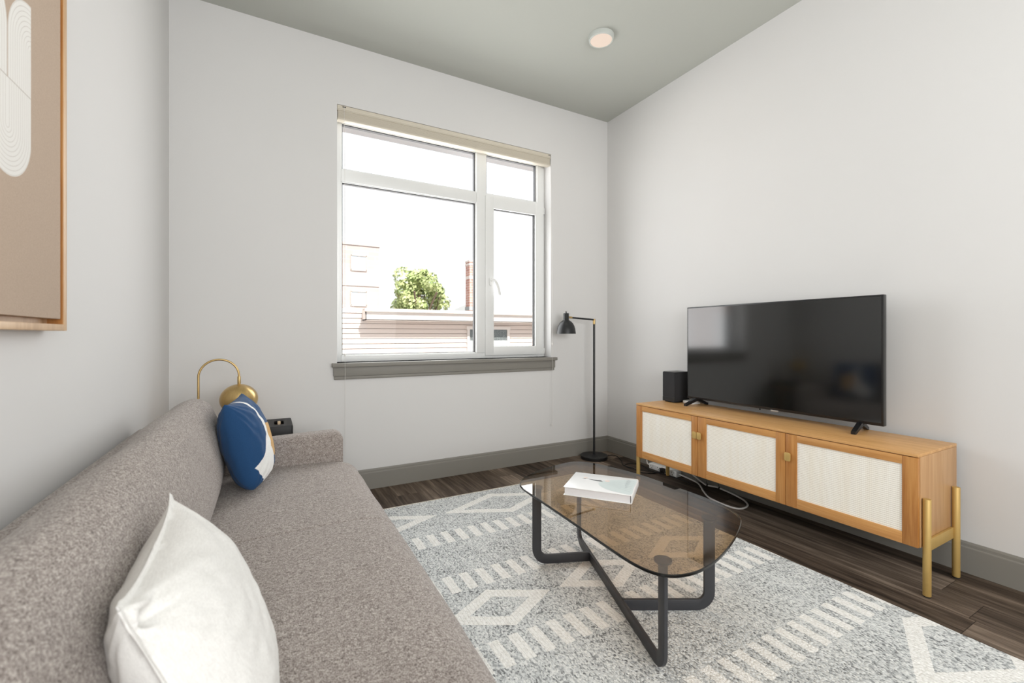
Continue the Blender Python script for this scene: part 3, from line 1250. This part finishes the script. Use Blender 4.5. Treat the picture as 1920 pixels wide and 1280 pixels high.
lathe(bm, [(.0915, 1.217)] + inn, (-.335, 0, 0), 48)
obj('shade_lining', bm, 'shade_white', ls, 60)
bm = bmesh.new()
lathe(bm, [(0, 1.338), (.012, 1.335), (.014, 1.305), (.026, 1.275), (.024, 1.250), (.012, 1.236), (0, 1.232)], (-.335, 0, 0), 24)
obj('bulb', bm, 'shade_white', ls, 60)


def gl(x, y, z=.006):
    return (x - FLX, y - FLY, z)


bm = bmesh.new()
tube(bm, smooth_pts([gl(2.90, 3.40, .012), gl(2.955, 3.405, .008), gl(3.015, 3.40), gl(3.02, 3.33), gl(2.955, 3.205), gl(2.879, 3.106), gl(2.873, 3.035), gl(2.883, 2.971), gl(2.849, 2.865), gl(2.899, 2.797), gl(2.98, 2.775), gl(3.03, 2.77, .02)], 8), .004, 8)
obj('power_cord', bm, 'black_rubber', fl, 60)

# ------------------------------------------------------------------ power strip and cords below the console
ps = empty('power_strip', (3.05, 2.775, 0), 'white power strip on the floor behind the console', 'power strip')
bm = bmesh.new()
box(bm, -.030, .030, -.165, .145, 0, .050, .006, 3)
obj('strip_body', bm, 'white_plastic', ps, 30)
for k in range(4):
    cy = -.125 + k * .078
    bm = bmesh.new()
    for a, b in ((-.012, .035), (.012, .035), (0, .018)):
        lathe(bm, [(0, 0), (.0035, 0), (.0035, .0012), (0, .0012)], (0, 0, 0), 10)
        vs2 = [v for v in bm.verts if not v.tag]
        for v in vs2:
            v.co = Vector((-.0302 - v.co.z, cy + a + v.co.x, b - .002 + v.co.y))
            v.tag = True
    obj('socket', bm, 'socket_dark', ps, 0)
bm = bmesh.new()
tube(bm, smooth_pts([(0, .142, .025), (-.004, .185, .03), (.01, .205, .07), (.025, .19, .12), (.03, .165, .16)], 8), .0055, 10)
obj('supply_lead', bm, 'cord_white', ps, 60)

pl = empty('plug_adapter', (2.995, 2.745, 0), 'black plug adapter hanging with its lead at the white power strip', 'plug')
bm = bmesh.new()
box(bm, -.012, .0235, -.018, .018, .012, .049, .005)
obj('plug_body', bm, 'black_plastic', pl, 30)
bm = bmesh.new()
tube(bm, smooth_pts([(-.008, 0, .03), (-.03, .02, .012), (-.02, .13, .005), (.02, .24, .005), (.03, .30, .005), (-.05, .36, .005), (-.115, .33, .005), (-.13, .25, .005), (-.08, .13, .005), (-.02, .07, .005), (.0, -.1, .006), (.0, -.3, .006)], 8), .0035, 8)
obj('lead', bm, 'black_rubber', pl, 60)

wc = empty('white_cable', (2.95, 2.2, 0), 'thick white cable looping over the floor under the console', 'cable')


def cl(x, y, z=.008):
    return (x - 2.95, y - 2.2, z)


bm = bmesh.new()
tube(bm, smooth_pts([cl(3.04, 2.60, .03), cl(3.06, 2.50, .012), cl(3.034, 2.402), cl(2.921, 2.268), cl(2.85, 2.171), cl(2.826, 2.088), cl(2.817, 2.003), cl(2.830, 1.935), cl(2.880, 1.912), cl(2.950, 1.930), cl(3.0, 1.975), cl(3.04, 2.05), cl(3.06, 2.14, .012), cl(3.064, 2.21, .016), cl(3.062, 2.26, .02), cl(3.055, 2.34, .012), cl(3.066, 2.40, .02), cl(3.07, 2.50, .06), cl(3.072, 2.60, .12), cl(3.072, 2.66, .2)], 8), .0062, 10)
wco = obj('cable_sheath', bm, 'cord_white', wc, 60)
for p in ((3.055, 2.335, .013), (3.063, 2.235, .018)):
    bm = bmesh.new()
    q = cl(*p)
    tube(bm, [(q[0] + .001, q[1] - .006, q[2]), (q[0], q[1] + .006, q[2])], .0085, 10)
    tube(bm, [(q[0], q[1], q[2] + .004), (q[0], q[1] + .012, q[2] + .035)], .0016, 6)
    obj('cable_tie', bm, 'black_rubber', wc, 60)

# ------------------------------------------------------------------ coffee table
ct = empty('coffee_table', (1.44, 1.6, 0), 'smoked glass coffee table on a black crossed metal base', 'coffee table')
CTX, CTY = 1.44, 1.6
GZ0, GZ1 = .416, .428
outl = [(1.161, 2.024), (1.24, 2.10), (1.398, 2.165), (1.583, 2.204), (1.674, 2.185), (1.745, 2.08), (1.810, 1.832), (1.828, 1.56), (1.828, 1.36), (1.808, 1.255), (1.762, 1.185), (1.684, 1.132), (1.554, 1.070), (1.396, 1.011), (1.278, .985), (1.2, .985), (1.137, 1.008), (1.101, 1.057), (1.087, 1.14), (1.092, 1.287), (1.105, 1.48), (1.116, 1.686), (1.125, 1.887), (1.135, 1.965)]
op = [(p.x - CTX, p.y - CTY) for p in smooth_pts([(a, b) for a, b in outl], 5, True)]
bm = bmesh.new()
inn_ = offset_poly(op, .0025)
lv = [(inn_, GZ0), (op, GZ0 + .0025), (op, GZ1 - .0025), (inn_, GZ1)]
rings = [[bm.verts.new((p[0], p[1], z)) for p in P] for P, z in lv]
n = len(op)
for i in range(3):
    for k in range(n):
        f = bm.faces.new((rings[i][k], rings[i][(k + 1) % n], rings[i + 1][(k + 1) % n], rings[i + 1][k]))
        f.material_index = 1
bm.faces.new(rings[0][::-1]).material_index = 0
bm.faces.new(rings[3]).material_index = 0
obj('glass_top', bm, ['smoked_glass', 'glass_edge'], ct, 30)


def plate(path, wid, thick, r, closed=False):
    """flat bar (cut from plate) along a U or L path in a vertical plane; path = (s,z) polyline centre; returns outline"""
    def fillet(pts, rad):
        out = [pts[0]]
        for i in range(1, len(pts) - 1):
            p, a, b = Vector(pts[i]), Vector(pts[i - 1]), Vector(pts[i + 1])
            da, db = (a - p).normalized(), (b - p).normalized()
            ang = da.angle(db)
            tl = rad / math.tan(ang / 2)
            s, e = p + da * tl, p + db * tl
            c = p + (da + db).normalized() * (rad / math.sin(ang / 2))
            a0 = math.atan2(s.y - c.y, s.x - c.x)
            a1 = math.atan2(e.y - c.y, e.x - c.x)
            while a1 - a0 > PI:
                a1 -= 2 * PI
            while a1 - a0 < -PI:
                a1 += 2 * PI
            for k in range(9):
                t = a0 + (a1 - a0) * k / 8
                out.append((c.x + rad * math.cos(t), c.y + rad * math.sin(t)))
        out.append(pts[-1])
        return out
    cen = fillet(path, r)
    L_, R_ = [], []
    for i, p in enumerate(cen):
        a = Vector(cen[max(i - 1, 0)])
        b = Vector(cen[min(i + 1, len(cen) - 1)])
        d = (b - a).normalized()
        nn_ = Vector((-d.y, d.x))
        L_.append((p[0] + nn_.x * wid / 2, p[1] + nn_.y * wid / 2))
        R_.append((p[0] - nn_.x * wid / 2, p[1] - nn_.y * wid / 2))
    return L_ + R_[::-1]


def plate_obj(name, p0, p1, path_fn, thick=.014):
    """vertical plate between plan points p0 and p1"""
    a, b = Vector(p0), Vector(p1)
    d = (b - a)
    Ln = d.length
    d.normalize()
    bm = bmesh.new()
    prism(bm, path_fn(Ln), 'y', -thick / 2, thick / 2, .0015, 2)
    ang = math.atan2(d.y, d.x)
    mt = Matrix.Translation((a.x - CTX, a.y - CTY, 0)) @ Matrix.Rotation(ang, 4, 'Z')
    bmesh.ops.transform(bm, matrix=mt, verts=bm.verts)
    return obj(name, bm, 'table_metal', ct, 30)


WD = .046
FB = .0155 + WD / 2       # bar centre above the rug
TOPZ = .402
near, far = (1.214, 1.108), (1.556, 2.035)
j1, j2 = (1.487, 1.848), (1.366, 1.425)
left, right = (1.222, 1.955), (1.672, 1.270)
# joints put on the main bar line


def on_bar(t_):
    return (near[0] + (far[0] - near[0]) * t_, near[1] + (far[1] - near[1]) * t_)


plate_obj('base_frame', near, far, lambda Ln: plate([(0, TOPZ), (0, FB), (Ln, FB), (Ln, TOPZ)], WD, .014, .055))
plate_obj('leg', left, on_bar(.80), lambda Ln: plate([(0, TOPZ), (0, FB), (Ln, FB)], WD, .014, .055))
plate_obj('leg', right, on_bar(.37), lambda Ln: plate([(0, TOPZ), (0, FB), (Ln, FB)], WD, .014, .055))
for p in (near, far, left, right):
    bm = bmesh.new()
    lathe(bm, [(0, .398), (.018, .398), (.030, .408), (.031, .4155), (0, .4155)], (p[0] - CTX, p[1] - CTY, 0), 32)
    obj('mounting_disc', bm, 'table_metal', ct, 40)

# ------------------------------------------------------------------ book
ang = math.atan2(-.25, .202)
bk = empty('book', (1.452, 1.716, GZ1 + .0006), 'thick white hardback book lying on the glass coffee table', 'book', rz=ang)
BL, BW, BT = .322, .250, .040      # x: along the long side (towards the spine end), y: across
bm = bmesh.new()
box(bm, -BL / 2, BL / 2, -BW / 2, BW / 2, 0, .0028, .0008)
box(bm, -BL / 2, BL / 2, -BW / 2, BW / 2, BT - .0028, BT, .0008)
sp_out = [(BL / 2 - .0005, .0), (BL / 2 + .003, .006), (BL / 2 + .0035, BT / 2), (BL / 2 + .003, BT - .006), (BL / 2 - .0005, BT), (BL / 2 - .003, BT - .004), (BL / 2 - .0015, BT / 2), (BL / 2 - .003, .004)]
prism(bm, sp_out, 'y', -BW / 2, BW / 2)
obj('cover', bm, 'book_white', bk, 30)
obj('page_block', box(bmesh.new(), -BL / 2 + .005, BL / 2 - .006, -BW / 2 + .005, BW / 2 - .005, .003, BT - .003, .0005), 'book_pages', bk, 0)
bm = bmesh.new()


def flat(bm, pts, z, mi):
    f = bm.faces.new([bm.verts.new((a, b, z)) for a, b in pts])
    f.material_index = mi


zt = BT + .0003
hem = [(BL / 2 - .004, -BW / 2 + .008), (BL / 2 - .004, BW / 2 - .025)]
gown = [(p.x, p.y) for p in smooth_pts([(.01, .035), (.06, .075), (.11, .092), (.157, .098), (.157, -.02), (.157, -.112), (.10, -.108), (.04, -.085), (.0, -.045), (-.012, -.005)], 5, True)]
flat(bm, gown, zt, 0)
for k in range(7):
    a0 = -.085 + k * .026
    flat(bm, [(.012, -.004 + k * .004), (.150, a0), (.150, a0 + .006)], zt + .0002, 1)
flat(bm, [(-.105, .030), (-.085, .040), (-.088, .031)], zt + .0002, 2)
flat(bm, [(-.075, .034), (-.01, .034), (.004, .018), (-.03, .018)], zt + .0002, 2)
flat(bm, [(.022 + .013 * math.cos(2 * PI * k / 14), .036 + .013 * math.sin(2 * PI * k / 14)) for k in range(14)], zt + .0003, 3)
flat(bm, [(-.09 + .012 * math.cos(2 * PI * k / 14), .048 + .010 * math.sin(2 * PI * k / 14)) for k in range(14)], zt + .0001, 3)
cp = obj('cover_picture', bm, ['book_gown', 'book_gown_fold', 'book_dark', 'book_skin'], bk, 0)
bm = bmesh.new()
# faint unreadable title strokes across the spine end
ytop = .088
k = 0
for wdt, hgt in ((.004, .012), (.014, .020), (.003, .020), (.003, .020), (.003, .020), (.010, .017), (.012, .017), (.003, .010), (.004, .012)):
    cx = .122
    if wdt > .012:
        for q in range(16):
            a0, a1 = 2 * PI * q / 16, 2 * PI * (q + 1) / 16
            flat(bm, [(cx + hgt / 2 * math.cos(a0), ytop - wdt / 2 + wdt / 2 * math.sin(a0)), (cx + hgt / 2 * math.cos(a1), ytop - wdt / 2 + wdt / 2 * math.sin(a1)), (cx + (hgt / 2 - .003) * math.cos(a1), ytop - wdt / 2 + (wdt / 2 - .003) * math.sin(a1)), (cx + (hgt / 2 - .003) * math.cos(a0), ytop - wdt / 2 + (wdt / 2 - .003) * math.sin(a0))], zt + .0004, 0)
    elif wdt > .009:
        flat(bm, [(cx - hgt / 2, ytop), (cx - hgt / 2, ytop - .003), (cx + hgt / 2, ytop - wdt), (cx + hgt / 2, ytop - wdt + .003)], zt + .0004, 0)
        flat(bm, [(cx - hgt / 2, ytop - wdt), (cx - hgt / 2, ytop - wdt + .003), (cx - hgt / 2 + .003, ytop), (cx - hgt / 2 + .003, ytop - .003)], zt + .0004, 0)
    else:
        flat(bm, [(cx - hgt / 2, ytop - wdt), (cx + hgt / 2, ytop - wdt), (cx + hgt / 2, ytop), (cx - hgt / 2, ytop)], zt + .0004, 0)
    ytop -= wdt + .0075
obj('title_lettering', bm, 'book_letter', bk, 0)

# ------------------------------------------------------------------ outside
struct('ground', box(bmesh.new(), -60, 80, 4.3, 90, -3.3, -3.2), 'ground_dirt')

nh = empty('neighbor_house', (5.0, 9.0, -3.2), 'pale clapboard house with a deep eave seen through the window', 'house')
bm = bmesh.new()
zg = 3.2
zz = .2
prof = []
while zz < zg + 1.70:
    prof.append((.02, zz))
    prof.append((.02, zz + .011))
    prof.append((-.030, zz + .011))
    prof.append((-.012, zz + .0985))
    zz += .0985
prof += [(.2, zz), (.2, 0.1)]
prism(bm, prof, 'x', -7.0, 5.5)
obj('siding_wall', bm, 'siding', nh, 0)
ef = -.34        # eave front, local y
bm = bmesh.new()
sc = (9 + ef) / 8.3
ez0, ez1 = 1.2 + .28 * sc, 1.2 + .497 * sc
ex = 1.54 * sc - 5.0
box(bm, ex, 5.6, ef, ef + .03, zg + ez0, zg + ez0 + .125, .004)
box(bm, ex, 5.6, ef, ef + .03, zg + ez0 + .125, zg + ez1 - .06)
box(bm, ex - .02, 5.6, ef - .06, ef + .03, zg + ez1 - .065, zg + ez1, .012)
box(bm, ex, ex + .02, ef, .0, zg + ez0, zg + ez1 - .02)
box(bm, ex, 5.6, ef, 0.0, zg + ez0, zg + ez0 + .02)
obj('eave_fascia', bm, 'fascia', nh, 30)
bm = bmesh.new()
prism(bm, [(ef - .06, zg + ez1), (2.7, zg + ez1 + .02), (2.7, zg + ez1 - .05), (ef - .06, zg + ez1 - .01)], 'x', ex, 5.6)
obj('roof', bm, 'fascia', nh, 0)
wx0, wx1 = 3.87 - 5, 4.80 - 5
bm = bmesh.new()
zt_, zb_ = zg + 1.385, zg + .2
box(bm, wx0 - .06, wx0, -.05, .0, zb_, zt_)
box(bm, wx1, wx1 + .06, -.05, .0, zb_, zt_)
box(bm, wx0 - .08, wx1 + .08, -.058, -.002, zt_ - .05, zt_ + .02)
box(bm, wx0 - .06, wx1 + .06, -.06, .0, zb_ - .06, zb_)
hwn = obj('house_window', bm, 'fascia', nh, 0)
obj('screen_pane', box(bmesh.new(), wx0, wx1, -.03, -.02, zg + 1.09, zt_ - .05), 'screen_pane', hwn, 0)
obj('lower_pane', box(bmesh.new(), wx0, wx1, -.035, -.02, zb_, zg + 1.09), 'pane_blind', hwn, 0)

bb = empty('brick_building', (3.0, 30, -3.2), 'pale brick apartment block far left beyond the window', 'building')
bm = bmesh.new()
bh = 3.2 + 7.05
box(bm, -3.5, 3.44, 0, 8, 0, bh)
obj('brick_wall', bm, 'pale_brick', bb, 0)
bm = bmesh.new()
box(bm, -3.55, 3.50, -.06, 8.05, bh, bh + .14)
box(bm, -3.5, 3.45, -.05, 0, 3.2 + 4.42, 3.2 + 4.95)
obj('stone_band', bm, 'pale_stone', bb, 0)
for wx in (4.664 - 3, 2.0 - 3):
    for z0_, z1_ in ((5.44, 6.40), (3.15, 4.07), (.9, 1.85)):
        bm = bmesh.new()
        a0, a1 = wx, wx + .98
        c0, c1 = 3.2 + z0_, 3.2 + z1_
        box(bm, a0 - .03, a0 + .05, -.06, .02, c0, c1)
        box(bm, a1 - .05, a1 + .03, -.06, .02, c0, c1)
        box(bm, a0, a1, -.06, .02, c1 - .05, c1 + .05)
        box(bm, a0, a1, -.06, .02, c0 - .05, c0 + .05)
        box(bm, a0 + .46, a0 + .52, -.05, .02, c0, c1)
        wf = obj('building_window', bm, 'pale_stone', bb, 0)
        obj('window_glass', box(bmesh.new(), a0 + .05, a1 - .05, -.03, -.01, c0 + .05, c1 - .05), 'window_pane_pale', wf, 0)


def tree(x, y, zc, rad, label, nl=5200, seed=1, ls=.16):
    rnd_ = random.Random(seed)
    t = empty('leafy_tree', (x, y, -3.2), label, 'tree')
    bm = bmesh.new()
    cz = zc + 3.2
    tube(bm, smooth_pts([(0, 0, 0), (.05, 0, cz * .35), (-.03, .02, cz * .7), (0, 0, cz)], 5), [.16] * 5 + [.13] * 5 + [.09] * 6, 10)
    for k in range(6):
        a = k * 1.05
        tube(bm, smooth_pts([(0, 0, cz * .6 + .1 * k), (.4 * rad * math.cos(a), .4 * rad * math.sin(a), cz * .8 + .1 * k), (.75 * rad * math.cos(a), .75 * rad * math.sin(a), cz + .1)], 4), .045, 6)
    obj('trunk', bm, 'bark', t, 60)
    bm = bmesh.new()
    blobs = []
    for k in range(34):
        d = Vector((rnd_.gauss(0, 1), rnd_.gauss(0, 1), rnd_.gauss(0, 1))).normalized()
        d *= rad * (.45 + .4 * rnd_.random())
        d.z *= .95
        blobs.append((d, rad * (.22 + .16 * rnd_.random())))
    for k in range(nl):
        c, rr_ = blobs[rnd_.randrange(len(blobs))]
        d = Vector((rnd_.gauss(0, 1), rnd_.gauss(0, 1), rnd_.gauss(0, 1))).normalized()
        p = c + d * rr_ * (.7 + .3 * rnd_.random()) + Vector((0, 0, cz))
        a = Vector((rnd_.gauss(0, 1), rnd_.gauss(0, 1), rnd_.gauss(0, 1))).normalized()
        n_ = (d + a * .7).normalized()
        u_ = n_.orthogonal().normalized()
        w_ = n_.cross(u_)
        s = ls * (.6 + .8 * rnd_.random())
        bm.faces.new([bm.verts.new(p + u_ * s * e + w_ * s * f * .55) for e, f in ((-.5, 0), (0, -.5), (.5, 0), (0, .5))])
    me_o = obj('crown', bm, 'leaves', t, 0)
    return t


tree(6.12, 20, 3.05, 1.38, 'round bright green tree rising behind the clapboard house eave', 7000, 4, .17)
tree(-3.2, 11.5, 2.2, 1.5, 'green tree beside the brown brick house, left outside the window', 3500, 9, .2)

ch = empty('brick_chimney', (5.30, 12.2, -3.2), 'narrow red brick chimney with pale bands beyond the house', 'chimney')
bm = bmesh.new()
box(bm, -.10, .10, -.15, .15, 0, 3.2 + 3.38)
obj('chimney_stack', bm, 'red_brick', ch, 0)
for q, a, b in ((.115, 3.28, 3.34), (.115, 3.38, 3.43), (.103, 2.88, 2.97)):
    obj('pale_band', box(bmesh.new(), -q, q, -q - .05, q + .05, 3.2 + a, 3.2 + b), 'chimney_pale', ch, 0)
obj('base_flashing', box(bmesh.new(), -.115, .115, -.165, .165, 3.2 + 1.95, 3.2 + 2.06), 'shingles', ch, 0)

hr = empty('hip_roof_house', (10.6, 20, -3.2), 'house with a low grey shingled hip roof beyond the eave', 'house')
bm = bmesh.new()
e0, e1 = 3.2 + 2.05, 3.2 + 3.22
vv = [bm.verts.new(p) for p in ((-3.2, -2, e0), (3.2, -2, e0), (3.2, 2, e0), (-3.2, 2, e0), (-1.0, 0, e1), (1.0, 0, e1))]
for q in ((0, 1, 5, 4), (1, 2, 5), (2, 3, 4, 5), (3, 0, 4), (3, 2, 1, 0)):
    bm.faces.new([vv[i] for i in q])
obj('hip_roof', bm, 'shingles', hr, 0)
obj('house_wall', box(bmesh.new(), -2.9, 2.9, -1.7, 1.7, 0, e0), 'fascia', hr, 0)

bh_ = empty('brick_house', (-7.6, 10.5, -3.2), 'brown brick house with white windows, outside to the left', 'house')
obj('brick_wall', box(bmesh.new(), -2.6, 2.4, 0, 4, 0, 6.3), 'brown_brick', bh_, 0)
bm = bmesh.new()
prism(bm, [(-2.9, 6.3), (2.7, 6.3), (-.1, 8.2)], 'y', -.3, 4.3)
obj('gable_roof', bm, 'shingles', bh_, 0)
for wx in (-1.8, .9):
    for wz in (1.2, 3.9):
        bm = bmesh.new()
        box(bm, wx - .08, wx + 1.08, -.06, .0, wz - .08, wz + 1.4)
        wf = obj('house_window', bm, 'fascia', bh_, 0)
        obj('window_glass', box(bmesh.new(), wx, wx + 1, -.075, -.061, wz, wz + 1.3), 'window_pane_pale', wf, 0)


# ------------------------------------------------------------------ light
def area(name, loc, rot, sx, sy, power, col=(1, 1, 1), portal=False, spread=PI):
    d = bpy.data.lights.new(name, 'AREA')
    d.shape = 'RECTANGLE'
    d.size, d.size_y = sx, sy
    d.energy = power
    d.color = col
    d.spread = spread
    if portal:
        d.cycles.is_portal = True
    o = bpy.data.objects.new(name, d)
    COL.objects.link(o)
    o.location = loc
    o.rotation_euler = rot
    return o


area('added_rear_fill', (.95, -2.0, 1.75), (math.radians(80), 0, 0), 2.9, 1.8, 106, (.985, .987, .98))  # added fill behind the camera, stands for no real lamp
area('added_upward_fill', (1.0, -1.0, 1.7), (math.radians(165), 0, 0), .8, .8, 22, (.965, .985, 1))  # added upward fill to lift the ceiling, no such source in the room
area('window_portal', (1.43, 3.80, 1.97), (math.radians(-90), 0, 0), 1.94, 1.96, 1, portal=True)
area('window_daylight', (1.43, 3.86, 1.97), (math.radians(-90), 0, 0), 1.9, 1.9, 55, (.97, .99, 1))
d = bpy.data.lights.new('downlight_glow', 'AREA')
d.shape = 'DISK'
d.size = .15
d.energy = 2.5
d.color = (1, .92, .83)
o = bpy.data.objects.new('downlight_glow', d)
COL.objects.link(o)
o.location = (2.175, 2.575, CZ - .04)
s = bpy.data.lights.new('sun', 'SUN')
s.energy = 8.0
s.angle = math.radians(.6)
s.color = (1, .96, .9)
so = bpy.data.objects.new('sun', s)
COL.objects.link(so)
v = Vector((-.1, .68, -.73)).normalized()
so.rotation_euler = v.to_track_quat('-Z', 'Y').to_euler()

w_ = bpy.data.worlds.new('world')
bpy.context.scene.world = w_
w_.use_nodes = True
bg = w_.node_tree.nodes['Background']
bg.inputs[0].default_value = (.97, .985, 1, 1)
bg.inputs[1].default_value = 1.25
